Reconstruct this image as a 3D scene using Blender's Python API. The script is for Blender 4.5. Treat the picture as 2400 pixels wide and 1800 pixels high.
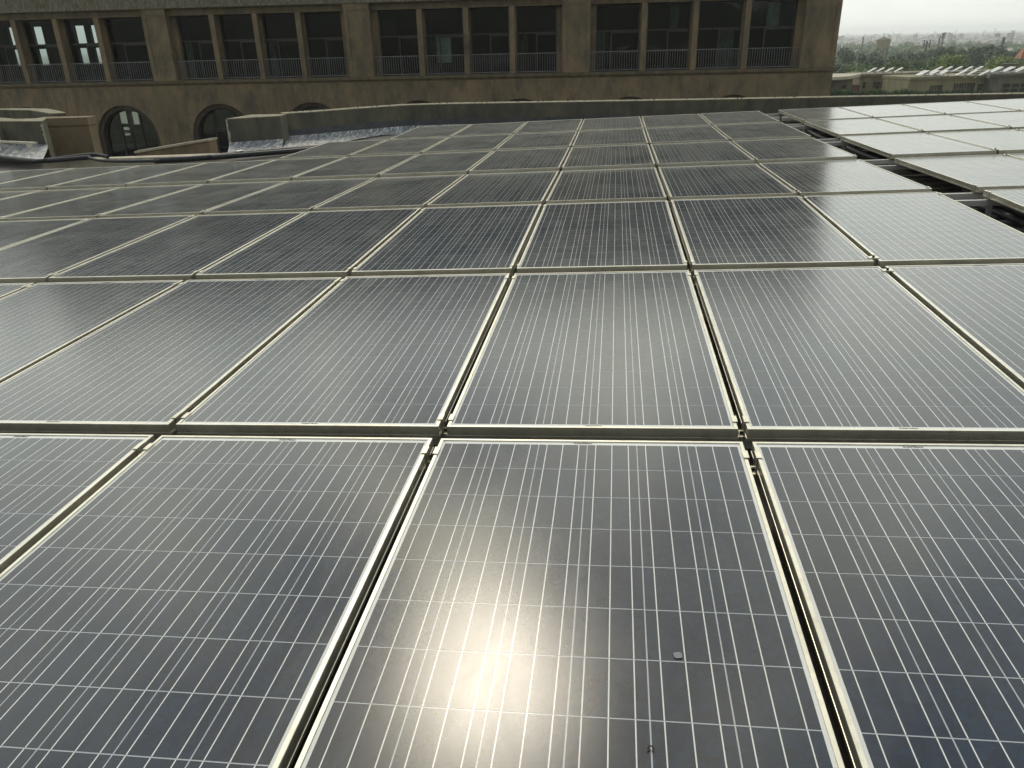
import bpy, bmesh, math, random
from mathutils import Matrix, Vector
R = math.radians
random.seed(7)
scene = bpy.context.scene
col = scene.collection
for o in list(bpy.data.objects): bpy.data.objects.remove(o)

# ------------------------------------------------------------------ camera
CAM = Vector((0.5519, -0.2764, 1.2130))
RT = Vector((0.99195, 0.12469, -0.02202)); UP = Vector((-0.03109, 0.40840, 0.91227)); FW = Vector((-0.12274, 0.90424, -0.40899))
cd = bpy.data.cameras.new('camera'); cam = bpy.data.objects.new('camera', cd); col.objects.link(cam)
cd.sensor_width = 36; cd.lens = 26.9; cd.clip_start = 0.05; cd.clip_end = 20000
mw = Matrix.Identity(4)
for i in range(3):
    mw[i][0] = RT[i]; mw[i][1] = UP[i]; mw[i][2] = -FW[i]; mw[i][3] = CAM[i]
cam.matrix_world = mw
scene.camera = cam

# ------------------------------------------------------------------ sky, sun, exposure
SUN = Vector((-0.1757, 0.7004, 0.6917)).normalized()
world = bpy.data.worlds.new('World'); scene.world = world; world.use_nodes = True
wn = world.node_tree.nodes; wl = world.node_tree.links; wn.clear()
def W(t, **k):
    n = wn.new(t)
    for a, b in k.items(): setattr(n, a, b)
    return n
def wmath(op, a, b=None, c=None, clamp=False):
    n = W('ShaderNodeMath', operation=op, use_clamp=clamp)
    for i, v in enumerate((a, b, c)):
        if v is None: continue
        if isinstance(v, (int, float)): n.inputs[i].default_value = v
        else: wl.new(v, n.inputs[i])
    return n.outputs[0]
def wmix(f, a, b, bt='MIX'):
    n = W('ShaderNodeMix', data_type='RGBA', blend_type=bt); n.clamp_factor = True
    for i, v in ((0, f), (6, a), (7, b)):
        if isinstance(v, (int, float)): n.inputs[i].default_value = v
        elif isinstance(v, tuple): n.inputs[i].default_value = (*v, 1)
        else: wl.new(v, n.inputs[i])
    return n.outputs[2]
SKY = 0.10
tc = W('ShaderNodeTexCoord'); sep = W('ShaderNodeSeparateXYZ'); wl.new(tc.outputs['Generated'], sep.inputs[0])
sky = W('ShaderNodeTexSky', sky_type='NISHITA'); sky.sun_disc = False; sky.sun_elevation = math.asin(SUN.z)
sky.sun_rotation = math.atan2(SUN.x, SUN.y); sky.air_density = 1.3; sky.dust_density = 1.6; sky.ozone_density = 1.0
dot = W('ShaderNodeVectorMath', operation='DOT_PRODUCT'); wl.new(tc.outputs['Generated'], dot.inputs[0]); dot.inputs[1].default_value = SUN
dp = wmath('MAXIMUM', dot.outputs['Value'], 0.0)
glow = wmath('ADD', wmath('ADD', wmath('MULTIPLY', wmath('POWER', dp, 34.0), 24.0), wmath('MULTIPLY', wmath('POWER', dp, 8.0), 22.0)), wmath('MULTIPLY', wmath('POWER', dp, 520.0), 20.0))
side = wmath('ADD', 0.27, wmath('MULTIPLY', wmath('POWER', wmath('ADD', wmath('MULTIPLY', dot.outputs['Value'], 0.5), 0.5), 2.0), 0.93))
# cloud coordinates: the sky dome flattened into a layer, stretched towards the horizon
zz = wmath('ADD', wmath('MAXIMUM', sep.outputs[2], 0.0), 0.22)
cx = wmath('DIVIDE', sep.outputs[0], zz); cy = wmath('DIVIDE', sep.outputs[1], zz)
comb = W('ShaderNodeCombineXYZ'); wl.new(cx, comb.inputs[0]); wl.new(cy, comb.inputs[1])
n1 = W('ShaderNodeTexNoise'); n1.inputs['Scale'].default_value = 7.5; n1.inputs['Detail'].default_value = 6; n1.inputs['Roughness'].default_value = 0.5; n1.inputs['Distortion'].default_value = 0.35
mp = W('ShaderNodeMapping'); mp.inputs['Location'].default_value = (3.1, 1.7, 0.4); wl.new(comb.outputs[0], mp.inputs[0]); wl.new(mp.outputs[0], n1.inputs['Vector'])
cr = W('ShaderNodeValToRGB'); wl.new(wmath('ADD', n1.outputs[0], wmath('MULTIPLY', wmath('SUBTRACT', 0.60, sep.outputs[2]), 0.62)), cr.inputs[0]); cr.color_ramp.elements[0].position = 0.45; cr.color_ramp.elements[1].position = 0.58
cloud = cr.outputs[0]
scl = W('ShaderNodeVectorMath', operation='SCALE'); scl.inputs[0].default_value = (13.0, 13.7, 12.8); wl.new(wmath('MULTIPLY', side, wmath('ADD', 0.64, wmath('MULTIPLY', wmath('MULTIPLY', sep.outputs[2], 4.2, clamp=True), 0.36))), scl.inputs['Scale'])
skyb = wmix(0.45, sky.outputs[0], (3.6, 3.9, 4.2))
skyc = wmix(wmath('MULTIPLY', cloud, 0.92), skyb, scl.outputs[0])
nw = W('ShaderNodeTexNoise'); nw.inputs['Scale'].default_value = 9.0; nw.inputs['Detail'].default_value = 4; wl.new(tc.outputs['Generated'], nw.inputs['Vector'])
wv = W('ShaderNodeVectorMath', operation='MULTIPLY_ADD'); wl.new(nw.outputs['Color'], wv.inputs[0]); wv.inputs[1].default_value = (0.13, 0.13, 0.13); wl.new(tc.outputs['Generated'], wv.inputs[2])
wn2 = W('ShaderNodeVectorMath', operation='SUBTRACT'); wl.new(wv.outputs[0], wn2.inputs[0]); wn2.inputs[1].default_value = (0.065, 0.065, 0.065)
n3 = W('ShaderNodeTexNoise'); n3.inputs['Scale'].default_value = 3.2; n3.inputs['Detail'].default_value = 5; n3.inputs['Roughness'].default_value = 0.5; wl.new(mp.outputs[0], n3.inputs['Vector'])
cl2 = W('ShaderNodeMapRange', interpolation_type='SMOOTHSTEP'); wl.new(n3.outputs[0], cl2.inputs[0]); cl2.inputs[1].default_value = 0.42; cl2.inputs[2].default_value = 0.60; cl2 = cl2.outputs[0]
bank = None
for dv, ri, ro in (((-0.150, 0.850, 0.500), 2.2, 5.8), ((-0.02, 0.765, 0.640), 3.5, 9.0), ((0.02, 0.665, 0.745), 3.0, 8.5), ((-0.33, 0.70, 0.63), 2.0, 8.0), ((-0.17, 0.60, 0.78), 2.0, 7.0)):
    dd = W('ShaderNodeVectorMath', operation='DOT_PRODUCT'); wl.new(wn2.outputs[0], dd.inputs[0]); dd.inputs[1].default_value = Vector(dv).normalized()
    mr = W('ShaderNodeMapRange', interpolation_type='SMOOTHSTEP'); wl.new(dd.outputs['Value'], mr.inputs[0]); mr.inputs[1].default_value = math.cos(R(ro)); mr.inputs[2].default_value = math.cos(R(ri))
    bank = mr.outputs[0] if bank is None else wmath('MAXIMUM', bank, mr.outputs[0])
skyc = wmix(wmath('MULTIPLY', bank, 0.72), skyc, (1.9, 2.3, 3.0))
# thin cloud lit from behind glows warm, thick cloud stays grey
thin = wmath('SUBTRACT', 1.0, wmath('MULTIPLY', cl2, 0.90))
gcol = W('ShaderNodeVectorMath', operation='SCALE'); gcol.inputs[0].default_value = (1.0, 0.92, 0.64); wl.new(wmath('MULTIPLY', wmath('MULTIPLY', glow, thin), wmath('SUBTRACT', 1.0, wmath('MULTIPLY', bank, 0.85))), gcol.inputs['Scale'])
skyc = wmix(1.0, skyc, gcol.outputs[0], 'ADD')
hz = wmath('POWER', wmath('SUBTRACT', 1.0, wmath('MAXIMUM', sep.outputs[2], 0.0), clamp=True), 32.0)
scl2 = W('ShaderNodeVectorMath', operation='SCALE'); scl2.inputs[0].default_value = (11.4, 11.4, 10.5); wl.new(side, scl2.inputs['Scale'])
skyc = wmix(wmath('MULTIPLY', hz, 0.95), skyc, scl2.outputs[0])
bg = W('ShaderNodeBackground'); bg.inputs['Strength'].default_value = SKY; wl.new(skyc, bg.inputs[0])
wo = W('ShaderNodeOutputWorld'); wl.new(bg.outputs[0], wo.inputs[0])

ld = bpy.data.lights.new('sun', 'SUN'); ld.energy = 0.5; ld.angle = R(10); ld.color = (1.0, 0.90, 0.74)
sun = bpy.data.objects.new('sun', ld); col.objects.link(sun); sun.rotation_euler = SUN.to_track_quat('Z', 'Y').to_euler()
vs = scene.view_settings; vs.view_transform = 'Standard'; vs.look = 'None'; vs.exposure = 0.18; vs.gamma = 1.0; vs.use_curve_mapping = False
scene.render.engine = 'CYCLES'; scene.cycles.max_bounces = 8; scene.cycles.transparent_max_bounces = 16; scene.cycles.volume_bounces = 3
scene.cycles.sample_clamp_indirect = 6; scene.cycles.use_denoising = True

# ------------------------------------------------------------------ materials
class NT:
    def __init__(s, name):
        s.m = bpy.data.materials.new(name); s.m.use_nodes = True; s.t = s.m.node_tree; s.n = s.t.nodes; s.l = s.t.links
        s.b = s.n['Principled BSDF']; s.out = s.n['Material Output']
    def N(s, t, **k):
        n = s.n.new(t)
        for a, b in k.items(): setattr(n, a, b)
        return n
    def put(s, sock, v):
        if isinstance(v, (int, float)): sock.default_value = v
        elif isinstance(v, tuple): sock.default_value = (*v, 1) if len(sock.default_value) == 4 else v
        else: s.l.new(v, sock)
    def math(s, op, a, b=None, c=None, clamp=False):
        n = s.N('ShaderNodeMath', operation=op, use_clamp=clamp)
        for i, v in enumerate((a, b, c)):
            if v is not None: s.put(n.inputs[i], v)
        return n.outputs[0]
    def mix(s, f, a, b, bt='MIX'):
        n = s.N('ShaderNodeMix', data_type='RGBA', blend_type=bt); s.put(n.inputs[0], f); s.put(n.inputs[6], a); s.put(n.inputs[7], b); return n.outputs[2]
    def pos(s): return s.N('ShaderNodeNewGeometry').outputs['Position']
    def obj(s): return s.N('ShaderNodeTexCoord').outputs['Object']
    def noise(s, vec, scale, detail=4, rough=0.55, dist=0.0, st=None):
        n = s.N('ShaderNodeTexNoise'); n.inputs['Scale'].default_value = scale; n.inputs['Detail'].default_value = detail
        n.inputs['Roughness'].default_value = rough; n.inputs['Distortion'].default_value = dist
        if st:
            mp = s.N('ShaderNodeMapping'); mp.inputs['Scale'].default_value = st; s.l.new(vec, mp.inputs[0]); vec = mp.outputs[0]
        s.l.new(vec, n.inputs['Vector']); return n.outputs[0]
    def ramp(s, v, lo, hi, a=(0, 0, 0), b=(1, 1, 1)):
        n = s.N('ShaderNodeValToRGB'); e = n.color_ramp.elements; e[0].position = lo; e[1].position = hi; e[0].color = (*a, 1); e[1].color = (*b, 1)
        s.l.new(v, n.inputs[0]); return n.outputs[0]
    def bump(s, h, strength, dist):
        n = s.N('ShaderNodeBump'); n.inputs['Strength'].default_value = strength; n.inputs['Distance'].default_value = dist; s.l.new(h, n.inputs['Height'])
        s.l.new(n.outputs[0], s.b.inputs['Normal']); return n
    def set(s, **k):
        for a, v in k.items(): s.put(s.b.inputs[a.replace('_', ' ')], v)
        return s.m

def simple(name, c, rough=0.6, metal=0.0, var=0.25, scale=3.0, bump=0.0, coord='pos'):
    t = NT(name); p = t.pos() if coord == 'pos' else t.obj()
    n = t.noise(p, scale, 5, 0.6)
    t.set(Base_Color=t.mix(t.ramp(n, 0.3, 0.7), tuple(x * (1 - var) for x in c), tuple(min(1, x * (1 + var)) for x in c)), Roughness=rough, Metallic=metal)
    if bump: t.bump(t.noise(p, scale * 12, 3, 0.6), 0.6, bump)
    return t.m

def glass_dust(t, col, dustc=(0.33, 0.33, 0.295), dust=0.0032):
    """base colour under glass with a thin uneven film of dust; the film looks denser at grazing angles, as real films do"""
    p = t.pos()
    a = t.ramp(t.noise(p, 1.7, 6, 0.65, 0.6), 0.32, 0.75); b = t.noise(p, 34, 3, 0.6, 0.0, (1, 0.35, 1))
    lw = t.N('ShaderNodeLayerWeight'); lw.inputs[0].default_value = 0.5
    cosv = t.math('POWER', t.math('MAXIMUM', t.math('SUBTRACT', 1.0, lw.outputs['Facing']), 0.05), 2.5)
    tau = t.math('DIVIDE', t.math('MULTIPLY', t.math('ADD', t.math('MULTIPLY', a, 0.9), t.math('MULTIPLY', b, 0.5)), dust), cosv)
    f = t.math('SUBTRACT', 1.0, t.math('POWER', 2.718, t.math('MULTIPLY', tau, -1.0)), clamp=True)
    spots = t.N('ShaderNodeTexVoronoi'); spots.inputs['Scale'].default_value = 5.5; t.l.new(p, spots.inputs['Vector'])
    sp = t.math('LESS_THAN', spots.outputs['Distance'], 0.022)
    smear = t.ramp(t.noise(p, 5.5, 6, 0.7, 0.8, (1, 0.4, 1)), 0.46, 0.74)
    f2 = t.math('ADD', t.math('MAXIMUM', f, t.math('MULTIPLY', sp, 0.22)), t.math('MULTIPLY', smear, 0.045), clamp=True)
    t.set(Base_Color=t.mix(f2, col, dustc), IOR=1.52)
    t.put(t.b.inputs['Roughness'], t.math('ADD', 0.145, t.math('ADD', t.math('MULTIPLY', t.math('ADD', a, b), 0.02), t.math('MULTIPLY', smear, 0.05))))
    bn = t.noise(p, 900, 2, 0.5); bw = t.noise(p, 2.2, 2, 0.5)
    bp = t.N('ShaderNodeBump'); bp.inputs['Strength'].default_value = 0.35; bp.inputs['Distance'].default_value = 0.00022; t.l.new(bn, bp.inputs['Height'])
    t.l.new(bp.outputs[0], t.b.inputs['Normal'])

# solar cell: navy silicon with crystal grain and three printed silver busbars
t = NT('solar_cell'); uv = t.N('ShaderNodeUVMap'); sx = t.N('ShaderNodeSeparateXYZ'); t.l.new(uv.outputs[0], sx.inputs[0])
fr = t.math('FRACT', t.math('MULTIPLY', sx.outputs[0], 3.0)); d = t.math('ABSOLUTE', t.math('SUBTRACT', fr, 0.5))
bus = t.math('LESS_THAN', d, 3 * 0.0013 / 0.156)
vo = t.N('ShaderNodeTexVoronoi'); vo.inputs['Scale'].default_value = 55; t.l.new(t.pos(), vo.inputs['Vector'])
grain = t.N('ShaderNodeSeparateColor'); t.l.new(vo.outputs['Color'], grain.inputs[0])
base = t.mix(grain.outputs[0], (0.003, 0.011, 0.024), (0.006, 0.021, 0.045))
oi = t.N('ShaderNodeObjectInfo')
base = t.mix(t.math('MULTIPLY', oi.outputs['Random'], 0.5), base, (0.020, 0.020, 0.030))
glass_dust(t, t.mix(bus, base, (0.74, 0.74, 0.70)))
M_cell = t.m
t = NT('white_backsheet'); glass_dust(t, (0.46, 0.49, 0.50)); M_back = t.m
t = NT('white_margin'); glass_dust(t, (0.74, 0.74, 0.70)); M_margin = t.m
# anodised aluminium
def alu(name, c, rough, met=0.35):
    t = NT(name); p = t.pos(); n = t.noise(p, 5, 5, 0.65)
    c2 = t.mix(t.ramp(n, 0.35, 0.8), c, tuple(x * 0.72 for x in c)); dirt = t.ramp(t.noise(p, 22, 5, 0.75), 0.50, 0.78)
    t.set(Base_Color=t.mix(t.math('MULTIPLY', dirt, 0.45), c2, (0.26, 0.20, 0.12)), Roughness=rough, Metallic=met)
    return t.m
M_alu = alu('anodised_aluminium', (0.68, 0.655, 0.56), 0.36, 0.85)
M_rail = alu('dull_aluminium', (0.50, 0.50, 0.47), 0.5)
M_bolt = simple('dark_steel', (0.05, 0.045, 0.04), 0.5, 0.6, coord='obj')
M_print = simple('grey_print', (0.10, 0.10, 0.09), 0.6)
M_conduit = simple('black_conduit', (0.022, 0.023, 0.026), 0.5, 0, 0.4, 9)
# plaster and concrete
def plaster(name, a, b, c, streak=0.5, sc=0.35, rough=0.9, bumpd=0.01):
    t = NT(name); p = t.pos()
    n1 = t.ramp(t.noise(p, sc, 6, 0.65, 0.4), 0.35, 0.68); n2 = t.ramp(t.noise(p, sc * 3.7, 7, 0.7, 0.3, (1, 1, 0.45)), 0.42, 0.70)
    n3 = t.ramp(t.noise(p, sc * 2.0, 5, 0.7, 0.0, (1, 1, 0.12)), 0.55, 0.8)
    k = t.mix(n1, a, b); k = t.mix(t.math('MULTIPLY', n2, 0.92), k, c); k = t.mix(t.math('MULTIPLY', n3, streak), k, tuple(x * 0.45 for x in a))
    t.set(Base_Color=k, Roughness=rough); t.bump(t.noise(p, sc * 40, 4, 0.6), 0.5, bumpd)
    return t.m
M_plaster = plaster('stained_plaster', (0.20, 0.155, 0.093), (0.30, 0.222, 0.13), (0.088, 0.079, 0.063), 0.85, 0.42)
M_trim = plaster('brown_trim', (0.145, 0.115, 0.07), (0.19, 0.148, 0.09), (0.085, 0.072, 0.052), 0.5, 0.8)
M_band = plaster('weathered_band', (0.135, 0.115, 0.070), (0.17, 0.14, 0.085), (0.32, 0.31, 0.27), 0.7, 2.2)
M_beige = plaster('beige_plaster', (0.235, 0.175, 0.105), (0.28, 0.21, 0.13), (0.15, 0.115, 0.075), 0.3, 0.6)
M_coping = plaster('pale_coping', (0.50, 0.45, 0.33), (0.58, 0.52, 0.40), (0.36, 0.32, 0.24), 0.3, 1.5)
M_cap = plaster('weathered_cap', (0.30, 0.275, 0.185), (0.40, 0.365, 0.25), (0.16, 0.15, 0.115), 0.4, 2.5)
M_parapet = plaster('mossy_concrete', (0.105, 0.10, 0.072), (0.165, 0.15, 0.095), (0.06, 0.06, 0.055), 0.8, 1.0)
M_bitumen = plaster('bitumen', (0.075, 0.078, 0.085), (0.10, 0.10, 0.105), (0.05, 0.05, 0.055), 0.5, 1.5, 0.6)
M_roof = plaster('roof_screed', (0.13, 0.12, 0.10), (0.19, 0.175, 0.15), (0.08, 0.075, 0.065), 0.4, 1.1)
t = NT('aluminium_foil'); p = t.pos(); n = t.noise(p, 4, 5, 0.7); st_ = t.noise(p, 15, 5, 0.65, 0.3, (2.2, 0.3, 0.3))
t.set(Base_Color=t.mix(t.ramp(st_, 0.46, 0.60), t.mix(t.ramp(n, 0.35, 0.7), (0.20, 0.205, 0.21), (0.38, 0.385, 0.39)), (0.90, 0.90, 0.87)), Metallic=0.25, Roughness=0.38)  # white streaks in the base colour stand in for sun glints on the creases
t.bump(t.math('ADD', st_, t.math('MULTIPLY', t.noise(p, 60, 2, 0.5), 0.3)), 1.0, 0.05); M_foil = t.m
M_metal = simple('dark_window_metal', (0.055, 0.052, 0.048), 0.5, 0.3)
M_railing = simple('railing_paint', (0.23, 0.235, 0.24), 0.5, 0.4)
M_curtain = [simple('curtain_cloth_%d' % i, c, 0.9) for i, c in enumerate(((0.26, 0.28, 0.28), (0.48, 0.50, 0.48), (0.15, 0.14, 0.12)))]
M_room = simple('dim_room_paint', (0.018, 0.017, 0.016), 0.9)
M_ring = simple('arch_moulding', (0.085, 0.07, 0.055), 0.85)
t = NT('window_glass'); fre = t.N('ShaderNodeFresnel'); fre.inputs[0].default_value = 1.5
tr = t.N('ShaderNodeBsdfTransparent'); tr.inputs[0].default_value = (0.42, 0.50, 0.48, 1); gl = t.N('ShaderNodeBsdfGlossy'); gl.inputs['Roughness'].default_value = 0.03
gl.inputs['Color'].default_value = (0.9, 0.95, 0.95, 1)
bp = t.N('ShaderNodeBump'); bp.inputs['Strength'].default_value = 0.25; bp.inputs['Distance'].default_value = 0.02; t.l.new(t.noise(t.pos(), 0.9, 3, 0.5), bp.inputs['Height']); t.l.new(bp.outputs[0], gl.inputs['Normal'])
ms = t.N('ShaderNodeMixShader'); t.l.new(t.math('ADD', fre.outputs[0], 0.03), ms.inputs[0]); t.l.new(tr.outputs[0], ms.inputs[1]); t.l.new(gl.outputs[0], ms.inputs[2]); t.l.new(ms.outputs[0], t.out.inputs[0])
M_glass = t.m
def leafmat(name, a, b):
    t = NT(name); g = t.N('ShaderNodeNewGeometry'); rp = g.outputs['Random Per Island']
    t.set(Base_Color=t.mix(rp, a, b), Roughness=0.6); t.put(t.b.inputs['Transmission Weight'], 0.0)
    return t.m
M_leaf = [leafmat('leaf_green', (0.035, 0.085, 0.014), (0.12, 0.19, 0.03)), leafmat('leaf_dark', (0.018, 0.045, 0.016), (0.055, 0.10, 0.03)), leafmat('leaf_bright', (0.09, 0.15, 0.015), (0.22, 0.29, 0.04))]
M_trunk = simple('bark', (0.10, 0.08, 0.06), 0.9)
M_ground = plaster('dry_ground', (0.27, 0.27, 0.20), (0.34, 0.33, 0.27), (0.16, 0.18, 0.11), 0.0, 0.02, 0.95, 0.0)
M_hill = plaster('scrub_hillside', (0.045, 0.05, 0.03), (0.07, 0.065, 0.045), (0.03, 0.035, 0.022), 0.0, 0.02, 0.95, 0.0)
M_far = [plaster('old_wall_%s' % i, *c, 0.6, 0.25, 0.9, 0.0) for i, c in enumerate((((0.20, 0.175, 0.115), (0.25, 0.215, 0.145), (0.13, 0.115, 0.08)), ((0.15, 0.14, 0.10), (0.20, 0.185, 0.13), (0.08, 0.08, 0.065)), ((0.27, 0.24, 0.145), (0.33, 0.29, 0.18), (0.19, 0.17, 0.11))))]
M_dark = simple('dark_opening', (0.025, 0.023, 0.022), 0.4)
M_brick = simple('red_brown_cladding', (0.20, 0.10, 0.08), 0.8, 0, 0.4, 1.0)
M_white = simple('white_sheet', (0.46, 0.46, 0.44), 0.35, 0.1, 0.05)
M_terra = simple('terracotta', (0.35, 0.14, 0.07), 0.8)
t = NT('city_walls'); g = t.N('ShaderNodeNewGeometry'); cr2 = t.N('ShaderNodeValToRGB'); t.l.new(g.outputs['Random Per Island'], cr2.inputs[0])
e = cr2.color_ramp.elements; e[0].color = (0.30, 0.29, 0.28, 1); e[1].color = (0.85, 0.83, 0.80, 1)
for ps, c in ((0.25, (0.50, 0.49, 0.46)), (0.5, (0.66, 0.65, 0.62)), (0.7, (0.58, 0.54, 0.50))):
    x = cr2.color_ramp.elements.new(ps); x.color = (*c, 1)
t.set(Base_Color=cr2.outputs[0], Roughness=0.9); M_city = t.m

# ------------------------------------------------------------------ mesh helpers
class MB:
    def __init__(s): s.v = []; s.f = []; s.mi = []; s.uv = {}
    def poly(s, pts, mi=0, uv=None):
        b = len(s.v); s.v += [tuple(p) for p in pts]; s.f.append(tuple(range(b, b + len(pts)))); s.mi.append(mi)
        if uv: s.uv[len(s.f) - 1] = uv
        return s
    def box(s, x0, y0, z0, x1, y1, z1, mi=0, bottom=True):
        b = len(s.v); s.v += [(x, y, z) for z in (z0, z1) for y in (y0, y1) for x in (x0, x1)]
        F = [(4, 5, 7, 6), (0, 1, 5, 4), (1, 3, 7, 5), (3, 2, 6, 7), (2, 0, 4, 6)] + ([(0, 2, 3, 1)] if bottom else [])
        for f in F: s.f.append(tuple(b + i for i in f)); s.mi.append(mi)
        return s
    def prism(s, fp, z0, z1, mi=0):
        n = len(fp); a = sum(fp[i][0] * fp[(i + 1) % n][1] - fp[(i + 1) % n][0] * fp[i][1] for i in range(n))
        if a < 0: fp = fp[::-1]
        b = len(s.v); s.v += [(p[0], p[1], z0) for p in fp] + [(p[0], p[1], z1) for p in fp]
        s.f += [tuple(b + n + i for i in range(n)), tuple(b + n - 1 - i for i in range(n))]; s.mi += [mi, mi]
        for i in range(n): s.f.append((b + i, b + (i + 1) % n, b + n + (i + 1) % n, b + n + i)); s.mi.append(mi)
        return s
    def cyl(s, p, q, r, r2=None, n=10, mi=0):
        p, q = Vector(p), Vector(q); d = (q - p).normalized(); a = d.orthogonal().normalized(); c = d.cross(a); r2 = r if r2 is None else r2; b = len(s.v)
        for P, rr in ((p, r), (q, r2)): s.v += [tuple(P + rr * (math.cos(2 * math.pi * i / n) * a + math.sin(2 * math.pi * i / n) * c)) for i in range(n)]
        for i in range(n): s.f.append((b + i, b + (i + 1) % n, b + n + (i + 1) % n, b + n + i)); s.mi.append(mi)
        s.f += [tuple(b + n - 1 - i for i in range(n)), tuple(b + n + i for i in range(n))]; s.mi += [mi, mi]
        return s
    def tube(s, pts, r, n=8, mi=0, rib=0.0):
        pts = [Vector(p) for p in pts]; b = len(s.v)
        for i, P in enumerate(pts):
            d = (pts[min(i + 1, len(pts) - 1)] - pts[max(i - 1, 0)]).normalized(); a = d.cross(Vector((0, 0, 1))).normalized(); c = a.cross(d)
            rr = r * (1 + rib * (i % 2))
            s.v += [tuple(P + rr * (math.cos(2 * math.pi * k / n) * a + math.sin(2 * math.pi * k / n) * c)) for k in range(n)]
        for i in range(len(pts) - 1):
            for k in range(n): s.f.append((b + i * n + k, b + i * n + (k + 1) % n, b + (i + 1) * n + (k + 1) % n, b + (i + 1) * n + k)); s.mi.append(mi)
        s.f += [tuple(b + k for k in range(n)), tuple(b + (len(pts) - 1) * n + n - 1 - k for k in range(n))]; s.mi += [mi, mi]
        return s
    def mesh(s, name, mats):
        me = bpy.data.meshes.new(name); me.from_pydata(s.v, [], s.f)
        for m in (mats if isinstance(mats, (list, tuple)) else [mats]): me.materials.append(m)
        me.polygons.foreach_set('material_index', s.mi)
        if s.uv:
            u = me.uv_layers.new(name='UVMap')
            for fi, c in s.uv.items():
                for li, q in zip(me.polygons[fi].loop_indices, c): u.data[li].uv = q
        me.update(); return me
def smooth(me, ang=40):
    me.polygons.foreach_set('use_smooth', [True] * len(me.polygons))
    try: me.set_sharp_from_angle(angle=R(ang))
    except Exception: pass
    return me
def link(name, me, parent=None, mat=None, **tags):
    o = bpy.data.objects.new(name, me); col.objects.link(o)
    if parent: o.parent = parent
    if mat is not None:
        if parent: o.matrix_local = mat
        else: o.matrix_world = mat
    for k, v in tags.items(): o[k] = v
    return o
def build(name, mb, mats, parent=None, mat=None, **tags): return link(name, mb.mesh(name, mats), parent, mat, **tags)
def empty(name, mat, label, category, group=None):
    o = link(name, None, None, mat); o['label'] = label; o['category'] = category
    if group: o['group'] = group
    return o
def grid_wall(u0, u1, z0, z1, ops, y0, y1, mb=None, mi=0):
    """wall in the local x-z plane between depth y0 (front) and y1, with rectangular openings (ua,ub,za,zb)"""
    mb = mb or MB(); us = sorted({u0, u1, *[o[0] for o in ops], *[o[1] for o in ops]}); zs = sorted({z0, z1, *[o[2] for o in ops], *[o[3] for o in ops]})
    us = [u for u in us if u0 <= u <= u1]; zs = [z for z in zs if z0 <= z <= z1]
    def solid(i, j):
        if i < 0 or j < 0 or i >= len(us) - 1 or j >= len(zs) - 1: return False
        a, b = (us[i] + us[i + 1]) / 2, (zs[j] + zs[j + 1]) / 2
        return not any(o[0] < a < o[1] and o[2] < b < o[3] for o in ops)
    for i in range(len(us) - 1):
        for j in range(len(zs) - 1):
            if not solid(i, j): continue
            a, b, c, e = us[i], us[i + 1], zs[j], zs[j + 1]
            mb.poly([(a, y0, c), (b, y0, c), (b, y0, e), (a, y0, e)], mi); mb.poly([(b, y1, c), (a, y1, c), (a, y1, e), (b, y1, e)], mi)
            if not solid(i - 1, j): mb.poly([(a, y1, c), (a, y0, c), (a, y0, e), (a, y1, e)], mi)
            if not solid(i + 1, j): mb.poly([(b, y0, c), (b, y1, c), (b, y1, e), (b, y0, e)], mi)
            if not solid(i, j - 1): mb.poly([(a, y1, c), (b, y1, c), (b, y0, c), (a, y0, c)], mi)
            if not solid(i, j + 1): mb.poly([(a, y0, e), (b, y0, e), (b, y1, e), (a, y1, e)], mi)
    return mb

# ------------------------------------------------------------------ frames of reference
# the solar array follows the slope of its roof: x rises 1.9 degrees to the right
ARR = Matrix(((0.999441, 0.0, -0.033417, 0), (0.000240, 0.999974, 0.007193, 0), (0.033416, -0.007197, 0.999416, 0), (0, 0, 0, 1))).transposed().inverted().transposed()
ARR = Matrix(((0.999441, 0.0, -0.033417, 0), (0.000240, 0.999974, 0.007193, 0), (0.033416, -0.007197, 0.999416, 0), (0, 0, 0, 1)))
PW, PL, GAP, ROWQ = 0.992, 1.9665, 0.0296, 2.0585

# ------------------------------------------------------------------ ground, hill behind, host building
g = MB(); g.poly([(-9000, -9000, -14), (9000, -9000, -14), (9000, 9000, -14), (-9000, 9000, -14)])
build('ground', g, M_ground, kind='structure')
hb = MB(); nx, ny = 90, 14; rnd = random.Random(3)
prof = [0.0] * (nx + 1)
for k in range(1, 9):
    ph = rnd.uniform(0, 6.28)
    for i in range(nx + 1): prof[i] += math.sin(i * k * 0.11 + ph) / k
hv = {}
for i in range(nx + 1):
    X = -900 + 1800 * i / nx
    peak = 35 + 3.0 * prof[i] - 17 * math.exp(-((X - 112) / 32) ** 2)
    for j in range(ny + 1):
        tt = j / ny; Y = -170 - 300 * tt
        h = peak * math.sin(min(1, tt * 1.6) * math.pi / 2) + 2.5 * math.sin(i * 1.3 + j * 2.1) * tt
        hv[i, j] = len(hb.v); hb.v.append((X, Y, -14.5 + max(0, min(42, h))))
for i in range(nx):
    for j in range(ny): hb.f.append((hv[i, j], hv[i, j + 1], hv[i + 1, j + 1], hv[i + 1, j])); hb.mi.append(0)
build('hill', hb, M_hill, kind='structure')

# roof that carries the array (array frame, surface 20 cm under the glass)
RZ = -0.215
outline = [(-14, -6), (13, -6), (13, 16.9), (-2.9, 16.35), (-3.9, 15.9), (-4.6, 15.2), (-5.3, 14.6), (-5.75, 13.9), (-5.95, 12.42), (-8.9, 11.75), (-9.3, 13.1), (-14, 15.2)]
rb = MB(); rb.prism(outline, -13.5, RZ)
build('roof', rb, M_roof, mat=ARR, kind='structure')
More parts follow.
